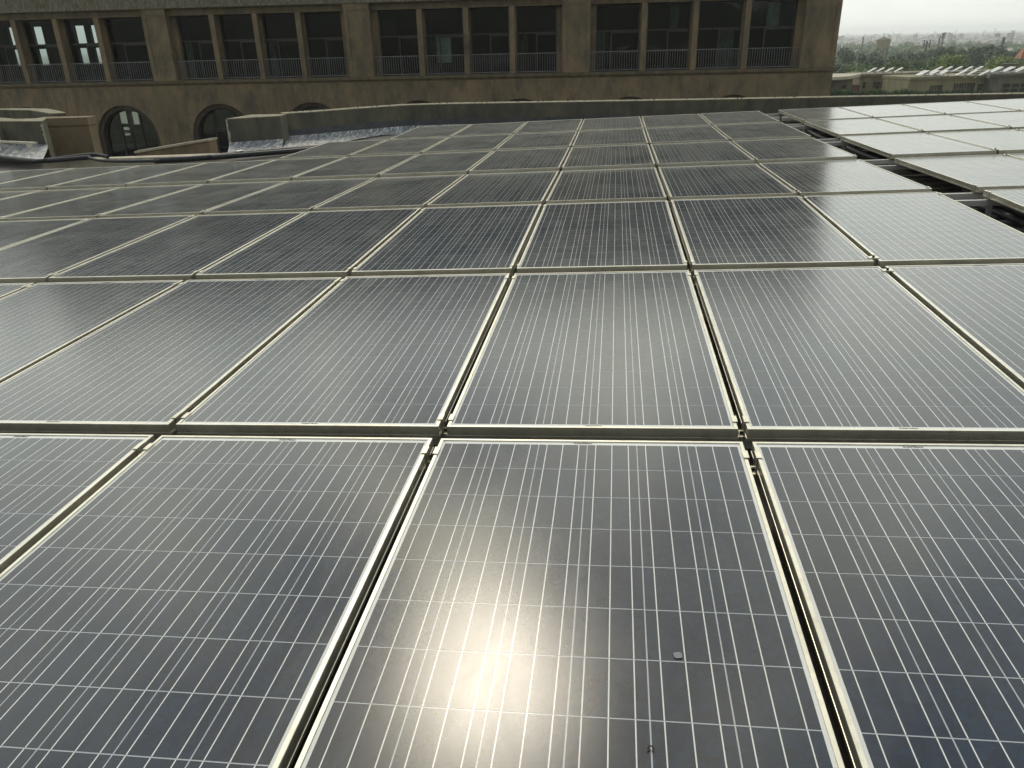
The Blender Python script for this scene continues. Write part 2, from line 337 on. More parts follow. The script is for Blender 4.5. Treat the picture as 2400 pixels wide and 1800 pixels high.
# ribbed roofing in the strip between the two blocks
rs = MB()
for i in range(58):
    y = 0.6 + i * 0.25 + random.uniform(-.02, .02); rs.box(2.55, y, RZ + .002, 3.95, y + 0.085, RZ + 0.026 + random.uniform(0, .008))
build('roof_ribs', rs, M_roof, mat=ARR, kind='structure')

# ------------------------------------------------------------------ solar panels
def frame_mesh():
    m = MB(); prof = [(0.011, -0.004), (0.011, 0.0), (0.0012, 0.0), (0, -0.0012), (0, -0.034), (-0.0014, -0.0345), (-0.0014, -0.0455), (0.011, -0.0455)]
    rings = []
    for o, z in prof:
        b = len(m.v); m.v += [(o, o, z), (PW - o, o, z), (PW - o, PL - o, z), (o, PL - o, z)]; rings.append(b)
    for a, b in zip(rings, rings[1:] + rings[:1]):
        for k in range(4): m.f.append((b + k, b + (k + 1) % 4, a + (k + 1) % 4, a + k)); m.mi.append(0)
    me = m.mesh('frame', M_alu); bm = bmesh.new(); bm.from_mesh(me); bmesh.ops.recalc_face_normals(bm, faces=bm.faces); bm.to_mesh(me); bm.free(); return me
ME_frame = frame_mesh()
CS, CG = 0.156, 0.003
CX0 = (PW - 6 * CS - 5 * CG) / 2; CY0 = (PL - 12 * CS - 11 * CG) / 2
GZ = -0.0034
bs = MB(); o = 0.0112
a0, a1, b0, b1 = CX0, PW - CX0, CY0, PL - CY0
bs.poly([(a0, b0, GZ), (a1, b0, GZ), (a1, b1, GZ), (a0, b1, GZ)], 0)
for q in ([(o, o), (PW - o, o), (a1, b0), (a0, b0)], [(PW - o, o), (PW - o, PL - o), (a1, b1), (a1, b0)], [(PW - o, PL - o), (o, PL - o), (a0, b1), (a1, b1)], [(o, PL - o), (o, o), (a0, b0), (a0, b1)]):
    bs.poly([(x, y, GZ) for x, y in q], 1)
bs.poly([(o, o, -0.012), (o, PL - o, -0.012), (PW - o, PL - o, -0.012), (PW - o, o, -0.012)], 1)
ME_back = bs.mesh('backsheet', [M_back, M_margin])
def cell_into(m, x, y, tile=True):
    z0, z1 = GZ + 0.0001, GZ + 0.00035; c = CS; b = len(m.v)
    m.poly([(x, y, z1), (x + c, y, z1), (x + c, y + c, z1), (x, y + c, z1)], 0, [(0, 0), (1, 0), (1, 1), (0, 1)])
cm = MB(); cell_into(cm, 0, 0); ME_cell = cm.mesh('cell', M_cell)
cg = MB()
for i in range(6):
    for j in range(12): cell_into(cg, CX0 + i * (CS + CG), CY0 + j * (CS + CG))
ME_cells = cg.mesh('cell_sheet', M_cell)
def zclamp(side):
    m = MB(); y = 0.0455
    def bx(x0, x1, y0, y1, z0, z1):
        if side < 0: x0, x1 = -x1, -x0
        m.box(x0, y0, z0, x1, y1, z1)
    bx(-0.013, 0.0042, 0, y, 0.0006, 0.0036); bx(0.0012, 0.0042, 0, y, -0.053, 0.0003); bx(0.0012, 0.0138, -0.004, y + 0.004, -0.056, -0.0532)
    return m.mesh('clamp', M_alu)
ME_z = {1: zclamp(1), -1: zclamp(-1)}
def bolt_mesh(x, z, r=0.0048, h=0.009): return smooth(MB().cyl((x, 0.022, z), (x, 0.022, z + h), r, n=8).mesh('bolt', M_bolt))
ME_zb = {1: bolt_mesh(0.0088, -0.0530), -1: bolt_mesh(-0.0088, -0.0530)}
mm = MB(); mm.box(-0.013, 0, 0.0006, GAP + 0.013, 0.045, 0.0046); mm.box(0.004, 0.004, -0.05, GAP - 0.004, 0.041, 0.0003); ME_mid = mm.mesh('clamp', M_alu)
ME_midb = bolt_mesh(GAP / 2, 0.0048, 0.0072, 0.010)
def text_mesh(txt, size):
    c = bpy.data.curves.new('printed_label', 'FONT'); c.body = txt; c.size = size; c.align_x = 'LEFT'; c.align_y = 'CENTER'; c.resolution_u = 2; c.offset = 0.0005
    ob = bpy.data.objects.new('tmp', c); col.objects.link(ob); bpy.context.view_layer.update()
    me = bpy.data.meshes.new_from_object(ob.evaluated_get(bpy.context.evaluated_depsgraph_get())); bpy.data.objects.remove(ob); me.materials.clear(); me.materials.append(M_print); me.name = 'printed_label'; return me
ME_txt = text_mesh('SolarMaxx', 0.014)

ZN = [0, 0, .0098, .0290, .0144, .0018, 0]
ZF = [.0039, .0053, .0220, -.0095, -.0091, -.0056, .0045]
ROWN = ['nearest row', 'second row', 'third row', 'fourth row', 'fifth row', 'sixth row', 'farthest row']
ORD = ['first', 'second', 'third', 'fourth', 'fifth', 'sixth', 'seventh', 'eighth', 'ninth', 'tenth', 'eleventh', 'twelfth', 'thirteenth']
def panel(x, r, label, group, left, right, z0=0.0):
    th = math.atan((ZF[r] - ZN[r]) / PL)
    M = ARR @ Matrix.Translation((x, r * ROWQ, z0 + ZN[r])) @ Matrix.Rotation(th + random.uniform(-1, 1) * R(0.06), 4, 'X') @ Matrix.Rotation(random.uniform(-1, 1) * R(0.05), 4, 'Y')
    root = empty('solar_panel', M, label, 'solar panel', group)
    I = Matrix.Identity(4)
    link('frame', ME_frame, root, I); link('backsheet', ME_back, root, I)
    if r <= 1:
        for i in range(6):
            for j in range(12): link('cell', ME_cell, root, Matrix.Translation((CX0 + i * (CS + CG), CY0 + j * (CS + CG), 0)))
        link('printed_label', ME_txt, root, Matrix.Translation((PW / 2 - 0.045, PL - 0.0195, GZ + 0.0004)))
        link('printed_label', ME_txt, root, Matrix.Translation((PW / 2 + 0.045, 0.0195, GZ + 0.0004)) @ Matrix.Rotation(math.pi, 4, 'Z'))
    else: link('cell_sheet', ME_cells, root, I)['kind'] = 'stuff'
    for kind, X in ((left, 0), (right, PW)):
        if not kind: continue
        for y in (0.048, PL - 0.112):
            T = Matrix.Translation((X, y, 0))
            if kind == 'mid': c = link('clamp', ME_mid, root, T); link('bolt', ME_midb, c, I)
            else:
                s = 1 if X else -1
                c = link('clamp', ME_z[s], root, T); link('bolt', ME_zb[s], c, I)
    return root
lowest = [-3, -5, -7, -8, -9, -4, -3]; top = [2, 2, 2, 2, 2, 2, 2]
PITCH = PW + GAP
DET = {(0, 0): 'mirroring the low sun', (0, -1): 'grey', (0, 1): 'dark blue'}
for r in range(7):
    for c in range(lowest[r], 3):
        adj = 'dark' if r < 4 else 'grey'
        lab = 'solar panel in the %s, %s left of the bare roof strip' % (ROWN[r], ORD[2 - c])
        if (r, c) == (0, 0): lab = 'solar panel mirroring the sun, in the nearest row, third left of the bare strip'
        if c == 2 and r in (3, 4): lab = 'solar panel half dark half white glare, %s, left edge of bare roof strip' % ROWN[r]
        panel(c * PITCH, r, lab, 'solar panels of the left block', None if c == 2 else 'z', 'mid' if c == 1 else 'z')
RX0 = 3.3752; RP = PW + 0.027
for r in range(1, 7):
    for c in range(0, 6 if r > 3 else 3):
        panel(RX0 + c * RP, r, 'pale glaring solar panel in the %s, %s right of the bare roof strip' % (ROWN[r], ORD[c]), 'solar panels of the right block', 'z' if c == 0 else None, 'mid', 0.0024)

spl = MB(); rnd = random.Random(2)
spl.poly([(0.72 + (.009 + .0008 * (k % 3)) * math.cos(k * .524), 1.00 + (.009 + .0008 * (k % 3)) * math.sin(k * .524), .0002) for k in range(12)])
build('bird_dropping', spl, simple('chalky_grey', (0.24, 0.245, 0.25), 0.7), mat=ARR, label='faint round pale bird dropping on the panel mirroring the sun', category='dropping')
build('dead_insect', MB().tube([(.648, .754, .002), (.651, .760, .004), (.657, .760, .003), (.659, .755, .002)], .0016, 6), M_bolt, mat=ARR, label='tiny black curled insect lying low on the panel mirroring the sun', category='insect')
# mounting rails and their feet
for r in range(7):
    for end, yy, zz_ in (('near', 0.07, ZN[r]), ('far', PL - 0.09, ZF[r])):
        x0, x1 = lowest[r] * PITCH - 0.05, RX0 + (6 * RP if r > 0 else 0.2)
        M = ARR @ Matrix.Translation((0, r * ROWQ + yy, zz_))
        rl = empty('mounting_rail', M @ Matrix.Translation((3.2, 0, -.1)), 'long aluminium rail under the %s end of the %s of panels' % (end, ROWN[r]), 'rail', 'rails carrying the solar panels')
        m = MB(); m.box(x0, -0.021, -0.100, x1, -0.0005, -0.0562); m.box(x0, 0.0005, -0.100, x1, 0.021, -0.0562); m.box(x0, -0.0004, -0.095, x1, 0.0004, -0.060)
        build('rail_beam', m, M_rail, rl, Matrix.Translation((-3.2, 0, .1)))
        for xx in [x0 + 0.4 + k * 2.04 for k in range(int((x1 - x0) / 2.04) + 1)]:
            f = MB(); f.box(-0.03, -0.03, RZ - zz_ + .001, 0.03, 0.03, RZ - zz_ + 0.006); f.box(-0.02, -0.003, RZ - zz_ + 0.0062, 0.02, 0.003, -0.1005)
            build('rail_foot', f, M_rail, rl, Matrix.Translation((xx - 3.2, 0, .1)))

# black conduits in the bare strip
def path(pts, n):
    pts = [Vector(p) for p in pts]; out = []
    for i in range(len(pts) - 1):
        p0, p1, p2, p3 = pts[max(i - 1, 0)], pts[i], pts[i + 1], pts[min(i + 2, len(pts) - 1)]
        for k in range(n):
            t_ = k / n; out.append(0.5 * ((2 * p1) + (-p0 + p2) * t_ + (2 * p0 - 5 * p1 + 4 * p2 - p3) * t_ ** 2 + (-p0 + 3 * p1 - 3 * p2 + p3) * t_ ** 3))
    out.append(pts[-1]); return out
def conduit(pts, r, label, mat=None, n=10, group='black cable conduits'):
    o = build('cable_conduit', MB().tube(path(pts, n), r, 8, rib=0.06), M_conduit, mat=mat, label=label, category='conduit', group=group); smooth(o.data, 60); return o
conduit([(3.42, 12.2, -.13), (3.40, 11.6, -.14), (3.45, 11.2, -.155), (3.55, 10.6, -.16), (3.62, 10.35, -.165)], 0.030, 'grey conduit curving through the bare strip beside the sixth panel row', ARR)
conduit([(3.41, 9.95, -.12), (3.45, 9.5, -.14), (3.53, 9.0, -.155), (3.62, 8.5, -.16), (3.70, 8.3, -.165)], 0.034, 'dark conduit in the bare roof strip beside the fifth panel row', ARR)
conduit([(3.52, 6.75, -.10), (3.58, 6.5, -.12), (3.64, 6.1, -.145), (3.66, 5.4, -.165), (3.6, 4.2, -.17)], 0.036, 'thick black conduit in the bare roof strip at the right edge', ARR)
conduit([(3.44, 6.9, -.16), (3.50, 6.5, -.165), (3.55, 5.9, -.17), (3.52, 5.0, -.17), (3.5, 4.2, -.175)], 0.030, 'lower black conduit lying left of the thick one at the right edge', ARR)

# ------------------------------------------------------------------ parapets of our roof (world frame)
def strip_wall(inner, th, ztop, zfoot, foot, name, label, zb=-0.345, foil=True, end_left=False):
    root = empty(name, Matrix.Translation((inner[0][0], inner[0][1], zfoot)), label, 'wall'); off = Matrix.Translation((inner[0][0], inner[0][1], zfoot)).inverted()
    n = len(inner); outer = []
    for i, p in enumerate(inner):
        a = Vector(inner[max(i - 1, 0)]); b = Vector(inner[min(i + 1, n - 1)]); d = (b - a).normalized(); outer.append((p[0] - d.y * th, p[1] + d.x * th))
    m = MB(); m.prism(list(inner) + outer[::-1], -13.0, ztop); build('wall', m, M_parapet, root, off)
    k = MB(); c0 = [(p[0], p[1]) for p in inner]; m2 = MB()
    for i in range(n - 1):
        a, b, c, e = inner[i], inner[i + 1], outer[i + 1], outer[i]
        m2.poly([(*a, ztop + .014), (*b, ztop + .014), (*c, ztop + .022), (*e, ztop + .022)])
        m2.poly([(*a, ztop + .002), (*b, ztop + .002), (*b, ztop + .014), (*a, ztop + .014)])
    m2.poly([(*inner[0], ztop + .002), (*inner[0], ztop + .014), (*outer[0], ztop + .022), (*outer[0], ztop + .002)])
    build('coping', m2, M_cap, root, off)
    if foil:
        def resample(P, N):
            P = [Vector(p) for p in P]; L = [0]
            for a, b in zip(P, P[1:]): L.append(L[-1] + (b - a).length)
            out = []; j = 0
            for i in range(N):
                s_ = L[-1] * i / (N - 1)
                while j < len(L) - 2 and L[j + 1] < s_: j += 1
                out.append(P[j].lerp(P[j + 1], (s_ - L[j]) / max(1e-6, L[j + 1] - L[j])))
            return out
        N = 260; A_ = resample(inner, N); B_ = resample(foot, N); K = 9; rows = []; m = MB(); rnd = random.Random(5); wob = [0.0] * N
        for kk in range(1, 60):
            ph = rnd.uniform(0, 6.28); am = rnd.uniform(.4, 1) / (kk ** 0.45)
            for i in range(N): wob[i] += am * math.sin(i * kk * 0.055 + ph)
        for i in range(N):
            d = (B_[i] - A_[i])
            for j in range(K):
                s_ = j / (K - 1); q = A_[i] + d * (0.02 + s_ ** 1.7 * 0.98)
                z = zb + (zfoot - zb) * (1 - (1 - s_) ** 1.6) + 0.0045 * wob[i] * s_ * (1 - 0.5 * s_) + 0.006
                m.v.append((q.x, q.y - .006, z))
        for i in range(N - 1):
            for j in range(K - 1): m.f.append((i * K + j + 1, (i + 1) * K + j + 1, (i + 1) * K + j, i * K + j)); m.mi.append(0)
        cut = int(N * .235); mf = MB(); mf.v = m.v[:(cut + 1) * K]; mf.f = [f for f in m.f if max(f) < (cut + 1) * K]; mf.mi = [0] * len(mf.f)
        fo = build('foil_flashing', mf, M_foil, root, off); smooth(fo.data, 180)
        mg = MB(); mg.v = m.v[cut * K:]; mg.f = [tuple(q - cut * K for q in f) for f in m.f if min(f) >= cut * K]; mg.mi = [0] * len(mg.f)
        fo = build('bitumen_flashing', mg, M_bitumen, root, off); smooth(fo.data, 180)
        bt = MB()
        for i in range(N - 1):
            a, b = A_[i], A_[i + 1]; bt.poly([(a.x, a.y - .004, zb + .01), (b.x, b.y - .004, zb + .01), (b.x, b.y - .004, zb + .12 + .008 * wob[i + 1]), (a.x, a.y - .004, zb + .12 + .008 * wob[i])])
        build('bitumen_band', bt, M_bitumen, root, off)
    return root, off
inner = [(-5.62, 14.26), (-5.07, 14.69), (-4.43, 15.33), (-3.72, 15.95), (-2.86, 16.14), (1.88, 16.28), (7.61, 16.63), (12.5, 16.85)]
foot = [(-5.34, 13.30), (-4.93, 13.46), (-4.54, 14.19), (-4.06, 15.25), (-2.9, 15.70), (1.9, 15.85), (7.6, 16.2), (12.5, 16.4)]
root, off = strip_wall(inner, 0.23, 0.05, -0.45, foot, 'parapet_wall', 'long low concrete parapet with silver foil flashing between the panels and the building')
sh = MB(); rnd = random.Random(11)
for a, b in zip(inner, inner[1:]):
    L = math.dist(a, b)
    for k in range(int(L / 0.085)):
        if rnd.random() < 0.35: continue
        t_ = (k + rnd.random()) * 0.085 / L; x = a[0] + (b[0] - a[0]) * t_; y = a[1] + (b[1] - a[1]) * t_ + rnd.uniform(.02, .18); h = rnd.uniform(.012, .04) if rnd.random() < .93 else rnd.uniform(.06, .11); w = rnd.uniform(.008, .02)
        z = 0.064; dx = rnd.uniform(-.01, .01)
        sh.poly([(x - w, y, z), (x + w, y, z), (x + dx, y + .004, z + h)]); sh.poly([(x, y - w, z), (x, y + w, z), (x + dx, y, z + h * .8)])
s = build('weeds', sh, M_trim, root, off); s['kind'] = 'stuff'
# thicker block at the parapet's left end
pm = Matrix.Identity(4)
pier = empty('parapet_end_block', Matrix.Translation((-5.9, 13.7, -.45)), 'thick greenish concrete block ending the long parapet above the black conduits', 'wall'); off = Matrix.Translation((5.9, -13.7, .45))
m = MB(); m.prism([(-6.32, 13.34), (-5.53, 13.86), (-5.56, 14.22), (-6.22, 14.18)], -13, 0.046); build('block', m, M_parapet, pier, off)
m = MB(); m.prism([(-6.325, 13.335), (-5.525, 13.855), (-5.555, 14.225), (-6.225, 14.185)], 0.048, 0.060); build('coping', m, M_cap, pier, off)
m = MB(); N = 60; K = 8
for i in range(N):
    t_ = i / (N - 1); a = Vector((-6.33, 13.33)).lerp(Vector((-5.53, 13.85)), t_); b = Vector((-6.04, 12.60)).lerp(Vector((-5.34, 13.30)), t_)
    for j in range(K):
        s_ = j / (K - 1); q = a.lerp(b, 0.02 + .98 * s_ ** 1.6); m.v.append((q.x, q.y, -0.35 + (-.45 + .35) * (1 - (1 - s_) ** 1.6) + 0.008 * math.sin(i * .9 + j) * s_ + .006))
for i in range(N - 1):
    for j in range(K - 1): m.f.append((i * K + j + 1, (i + 1) * K + j + 1, (i + 1) * K + j, i * K + j)); m.mi.append(0)
fo = build('foil_flashing', m, M_foil, pier, off); smooth(fo.data, 180)
m = MB(); rnd = random.Random(4)
for i in range(14):
    z0 = .045 - i * .035; w = rnd.uniform(.02, .045); m.poly([(-6.328, 13.33, z0), (-6.328 + w, 13.33 + w * .66 - .003, z0 - .01), (-6.328 + w * .8, 13.33 + w * .5 - .003, z0 - .04), (-6.328, 13.33, z0 - .034)])
build('broken_edge', m, M_coping, pier, off)

# parapet at the far left with its return
lp = empty('left_parapet', Matrix.Translation((-10.3, 13.5, -.45)), 'short dark parapet with foil flashing at the left edge of the roof', 'wall'); off = Matrix.Translation((10.3, -13.5, .45))
m = MB(); m.prism([(-12.6, 14.4), (-10.77, 13.37), (-9.85, 13.27), (-10.25, 13.92), (-10.8, 13.80), (-12.4, 14.75)], -13, 0.05); build('wall', m, M_parapet, lp, off)
m = MB(); m.prism([(-12.6, 14.395), (-10.77, 13.365), (-9.84, 13.265), (-10.24, 13.93), (-10.8, 13.81), (-12.4, 14.76)], 0.052, 0.066); build('coping', m, M_cap, lp, off)
m = MB(); A_ = [(-12.6, 14.39), (-10.77, 13.36), (-9.84, 13.26)]; B_ = [(-11.5, 13.25), (-10.3, 12.58), (-8.98, 11.92)]
for i in range(61):
    t_ = i / 60 * 2; k = min(1, int(t_)); u_ = t_ - k; a = Vector(A_[k]).lerp(Vector(A_[k + 1]), u_); b = Vector(B_[k]).lerp(Vector(B_[k + 1]), u_)
    for j in range(8):
        s_ = j / 7; q = a.lerp(b, s_ ** 1.5); m.v.append((q.x, q.y, -0.35 + (-.45 + .35) * (1 - (1 - s_) ** 1.5) + .012 * math.sin(i * 1.1 + j * .8) * s_ + .006))
for i in range(60):
    for j in range(7): m.f.append((i * 8 + j + 1, (i + 1) * 8 + j + 1, (i + 1) * 8 + j, i * 8 + j)); m.mi.append(0)
fo = build('foil_flashing', m, M_foil, lp, off); smooth(fo.data, 180)
m = MB(); rnd = random.Random(8)
for i in range(15):
    z0 = .03 - i * .03; w = rnd.uniform(.015, .05); m.poly([(-9.84, 13.255, z0), (-9.84 - w, 13.25, z0 - .01), (-9.84 - w * .6, 13.25, z0 - .035), (-9.84, 13.255, z0 - .03)])
build('broken_edge', m, M_coping, lp, off)
lr = empty('return_parapet', Matrix.Translation((-12, 16, -.45)), 'greenish parapet with pale top behind the left parapet', 'wall'); off = Matrix.Translation((12, -16, .45))
pts = [(-16.0, 16.35), (-12.9, 16.2), (-12.1, 15.97), (-11.25, 15.25), (-10.9, 14.95)]; outp = [(-10.7, 15.15), (-11.05, 15.5), (-11.95, 16.32), (-12.6, 16.52), (-16.0, 16.7)]
m = MB(); m.prism(pts + outp, -13, 0.05); build('wall', m, M_parapet, lr, off)
m = MB(); m.prism(pts + outp, 0.052, 0.068); build('coping', m, M_cap, lr, off)

# coping strip on the open roof edge
m = MB(); m.prism([(-8.72, 11.60), (-8.35, 11.70), (-7.79, 11.83), (-6.78, 12.05), (-5.95, 12.25), (-6.0, 12.48), (-8.7, 11.88)], -0.62, -0.415)
build('roof_kerb', m, M_coping, label='pale beige kerb along the open edge of the roof below the arches', category='kerb')
# brown walls beyond the roof edge
bw = empty('stair_wall', Matrix.Translation((-10.4, 14.7, -5)), 'brown plastered wall block with a moulded top left of the arched windows', 'wall'); off = Matrix.Translation((10.4, -14.7, 5))
m = MB(); m.prism([(-10.86, 14.42), (-9.90, 14.63), (-9.93, 14.92), (-10.95, 14.80)], -13, -0.135); build('wall', m, M_beige, bw, off)
m = MB(); m.prism([(-10.88, 14.39), (-9.875, 14.61), (-9.905, 14.94), (-10.97, 14.82)], -0.132, 0.015); build('cap', m, M_beige, bw, off)
ww = empty('sloping_wall', Matrix.Translation((-12.5, 22, -5)), 'beige wedge shaped wall rising to the right below the second arch', 'wall'); off = Matrix.Translation((12.5, -22, 5))
m = MB()
for y in (0,):
    f_ = [(-13.66, 21.9, -1.62), (-11.40, 22.1, -1.30), (-11.36, 22.1, -5), (-13.66, 21.9, -5)]; b_ = [(-13.62, 22.3, -1.62), (-11.36, 22.5, -1.30), (-11.36, 22.5, -5), (-13.62, 22.3, -5)]
    m.poly([f_[3], f_[2], f_[1], f_[0]]); m.poly(b_); m.poly([f_[0], f_[1], b_[1], b_[0]]); m.poly([f_[1], f_[2], b_[2], b_[1]]); m.poly([b_[0], b_[3], f_[3], f_[0]])
build('wall', m, M_beige, ww, off)
m = MB(); m.poly([(-13.70, 21.86, -1.615), (-11.38, 22.06, -1.295), (-11.38, 22.06, -1.235), (-13.70, 21.86, -1.55)]); m.poly([(-13.70, 21.86, -1.55), (-11.38, 22.06, -1.235), (-11.34, 22.54, -1.235), (-13.66, 22.34, -1.55)]); m.poly([(-13.70, 22.3, -1.615), (-13.70, 21.86, -1.615), (-13.70, 21.86, -1.55), (-13.70, 22.3, -1.55)])
m.poly([(-11.38, 22.06, -1.295), (-11.34, 22.54, -1.295), (-11.34, 22.54, -1.235), (-11.38, 22.06, -1.235)])
build('cap', m, M_coping, ww, off)
m = MB(); m.prism([(-30, 17.6), (12, 17.6), (14, 44), (-34, 42)], -13.9, -5.2); build('lower_terrace', m, M_roof, kind='structure')

zc = -0.40
conduit([(-10.6, 12.2, zc), (-9.9, 12.05, zc), (-9.07, 11.64, zc), (-8.68, 11.50, zc), (-8.3, 11.52, zc + .02), (-7.95, 11.72, zc + .03)], 0.035, 'black conduit running along the foil of the left parapet', n=8)
conduit([(-8.75, 11.40, zc), (-8.3, 11.62, zc + .04), (-8.0, 11.85, zc + .05), (-7.7, 11.80, zc + .02)], 0.03, 'short black conduit bent over the pile at the left end of the kerb', n=8)
conduit([(-8.2, 11.92, zc + .03), (-8.0, 11.7, zc + .03), (-7.6, 11.50, zc), (-7.1, 11.42, zc), (-6.6, 11.45, zc)], 0.022, 'thin grey conduit sweeping right from the tangled pile by the kerb', n=8)
conduit([(-6.7, 11.48, zc), (-6.27, 11.62, zc), (-6.0, 11.80, zc), (-5.78, 12.02, zc), (-5.4, 12.36, zc), (-4.81, 12.80, zc), (-4.45, 13.05, zc)], 0.045, 'thick black conduit bundle in front of the parapet end block', n=8)
conduit([(-5.9, 11.80, zc), (-5.5, 12.08, zc), (-5.0, 12.42, zc), (-4.5, 12.80, zc), (-4.2, 13.1, zc)], 0.04, 'second black conduit between the parapet foil and the panel corner', n=8)
tie = MB()
for a in range(3): tie.cyl((-5.62 + a * .012, 12.10, zc + .05), (-5.58 + a * .012, 12.22, zc + .055), .012, n=6)
build('cable_tie', tie, M_white, label='white tie round the thick black conduit near the parapet block', category='cable tie')
# aluminium channel and sheet at the far left edge
m = MB(); m.prism([(-11.0, 13.05), (-9.62, 12.62), (-9.60, 12.70), (-11.0, 13.14)], -0.27, -0.235); m.prism([(-9.82, 12.68), (-9.66, 12.63), (-9.66, 12.65), (-9.82, 12.70)], -0.33, -0.2702)
build('metal_channel', m, M_alu, label='loose aluminium channel lying over the foil at the left edge', category='metal profile')
m = MB(); m.poly([(-11.05, 13.2, -.42), (-10.60, 13.02, -.42), (-10.70, 13.20, -.02), (-11.1, 13.35, .02)]); m.poly([(-11.05, 13.215, -.42), (-11.1, 13.365, .02), (-10.70, 13.215, -.02), (-10.60, 13.035, -.42)])
build('corrugated_sheet', m, M_white, label='white ribbed sheet leaning on the left parapet, cut by the left edge', category='sheet')
m = MB(); m.cyl((-9.75, 11.5, -.14), (-9.42, 11.25, -.42), .028, n=8); build('support_leg', m, M_rail, label='grey slanting metal leg beside the conduits at the left edge', category='support')

# ------------------------------------------------------------------ the main building
B = 0.042817; SC = 1.1
FM = Matrix.Translation(CAM + 44 * Vector((-math.sin(B), math.cos(B), 0))) @ Matrix.Rotation(B, 4, 'Z')
bld = empty('main_building', FM @ Matrix.Translation((-10, 0, -15.2)), 'large brown stained building with tall window bays above round arches', 'building')
OFF = Matrix.Translation((10, 0, 15.2))
S = lambda x: x * SC
XL, XR = S(-30.5), S(11.84); XW = S(-42)
GRD = -15.2
def part(name, mb, mats, parent=None, mat=None, **k): return build(name, mb, mats, parent or bld, (OFF @ mat) if (parent is None and mat is not None) else (OFF if parent is None else mat), **k)
# lower wall with the arches
arch_x = [S(a) for a in (-39.3, -34.0, -28.75, -23.5, -18.34, -13.5, -8.04, -2.94, 2.42, 7.33)]; ARr = S(1.66); ARz = S(-4.25); FLO = S(-5.35); TOPL = S(-1.70)
m = MB(); xs = [XW]
for a in arch_x: xs += [a - ARr, a + ARr]
xs.append(XR)
for i in range(0, len(xs), 2): m.poly([(xs[i], 0, FLO), (xs[i + 1], 0, FLO), (xs[i + 1], 0, TOPL), (xs[i], 0, TOPL)])
NA = 20
for a in arch_x:
    arc = [(a + ARr * math.cos(math.pi * k / NA), ARz + ARr * math.sin(math.pi * k / NA)) for k in range(NA + 1)]
    arc = [(a + ARr, FLO)] + arc + [(a - ARr, FLO)]
    for p, q in zip(arc, arc[1:]):
        if p[1] >= ARz - 1e-6 and q[1] >= ARz - 1e-6: m.poly([(q[0], 0, q[1]), (p[0], 0, p[1]), (p[0], 0, TOPL), (q[0], 0, TOPL)])
        m.poly([(p[0], 0, p[1]), (q[0], 0, q[1]), (q[0], .75, q[1]), (p[0], .75, p[1])])
m.poly([(XW, 0, GRD), (XR, 0, GRD), (XR, 0, FLO), (XW, 0, FLO)])
m.poly([(XR, 0, GRD), (XR, 14, GRD), (XR, 14, TOPL), (XR, 0, TOPL)]); m.poly([(XW, 14, GRD), (XW, 0, GRD), (XW, 0, TOPL), (XW, 14, TOPL)])
part('wall', m, M_plaster)
def arch_band(a, r0, r1, y0, y1, zb):
    m = MB(); P = lambda r, k: (a + r * math.cos(math.pi * k / NA), ARz + r * math.sin(math.pi * k / NA))
    ang = [(r0, r1, k) for k in range(NA + 1)]
    pts = [((a + r0, zb), (a + r1, zb))] + [(P(r0, k), P(r1, k)) for k in range(NA + 1)] + [((a - r0, zb), (a - r1, zb))]
    for (i0, o0), (i1, o1) in zip(pts, pts[1:]):
        m.poly([(i0[0], y0, i0[1]), (o0[0], y0, o0[1]), (o1[0], y0, o1[1]), (i1[0], y0, i1[1])]); m.poly([(i0[0], y0, i0[1]), (i1[0], y0, i1[1]), (i1[0], y1, i1[1]), (i0[0], y1, i0[1])]); m.poly([(o1[0], y0, o1[1]), (o0[0], y0, o0[1]), (o0[0], y1, o0[1]), (o1[0], y1, o1[1])])
    return m
for a in arch_x:
    part('arch_moulding', arch_band(a, ARr - .22, ARr - .004, 0.16, .7, FLO), M_ring)
    w = MB(); ri = ARr - .23
    fr_ = arch_band(a, ri - .09, ri, .46, .56, FLO)
    for x in (-.62, .62): fr_.box(a + x - .045, .45, FLO, a + x + .045, .55, ARz + math.sqrt(ri * ri - .62 ** 2) - .02)
    fr_.box(a - .575, .452, ARz + .36, a + .575, .548, ARz + .46); fr_.box(a - .03, .46, FLO, a + .03, .54, ARz + .36); fr_.box(a - ri, .43, FLO + .62, a + ri, .449, FLO + .68)
    for x in (-.30, .32): fr_.box(a + x - .25, .47, ARz + .28, a + x + .22, .53, ARz + .34)
    fo = part('arch_window', fr_, M_metal)
    for x0, x1 in ((-ri, -.665), (-.575, .575), (.665, ri)):
        g_ = MB(); k = 8
        prof_ = [(x0 + (x1 - x0) * i / k) for i in range(k + 1)]
        hh = lambda x: ARz + math.sqrt(max(0, ri * ri - x * x)) - .01
        for p, q in zip(prof_, prof_[1:]): g_.poly([(a + p, .50, FLO), (a + q, .50, FLO), (a + q, .50, hh(q)), (a + p, .50, hh(p))])
        part('pane', g_, M_glass, fo, Matrix.Identity(4))
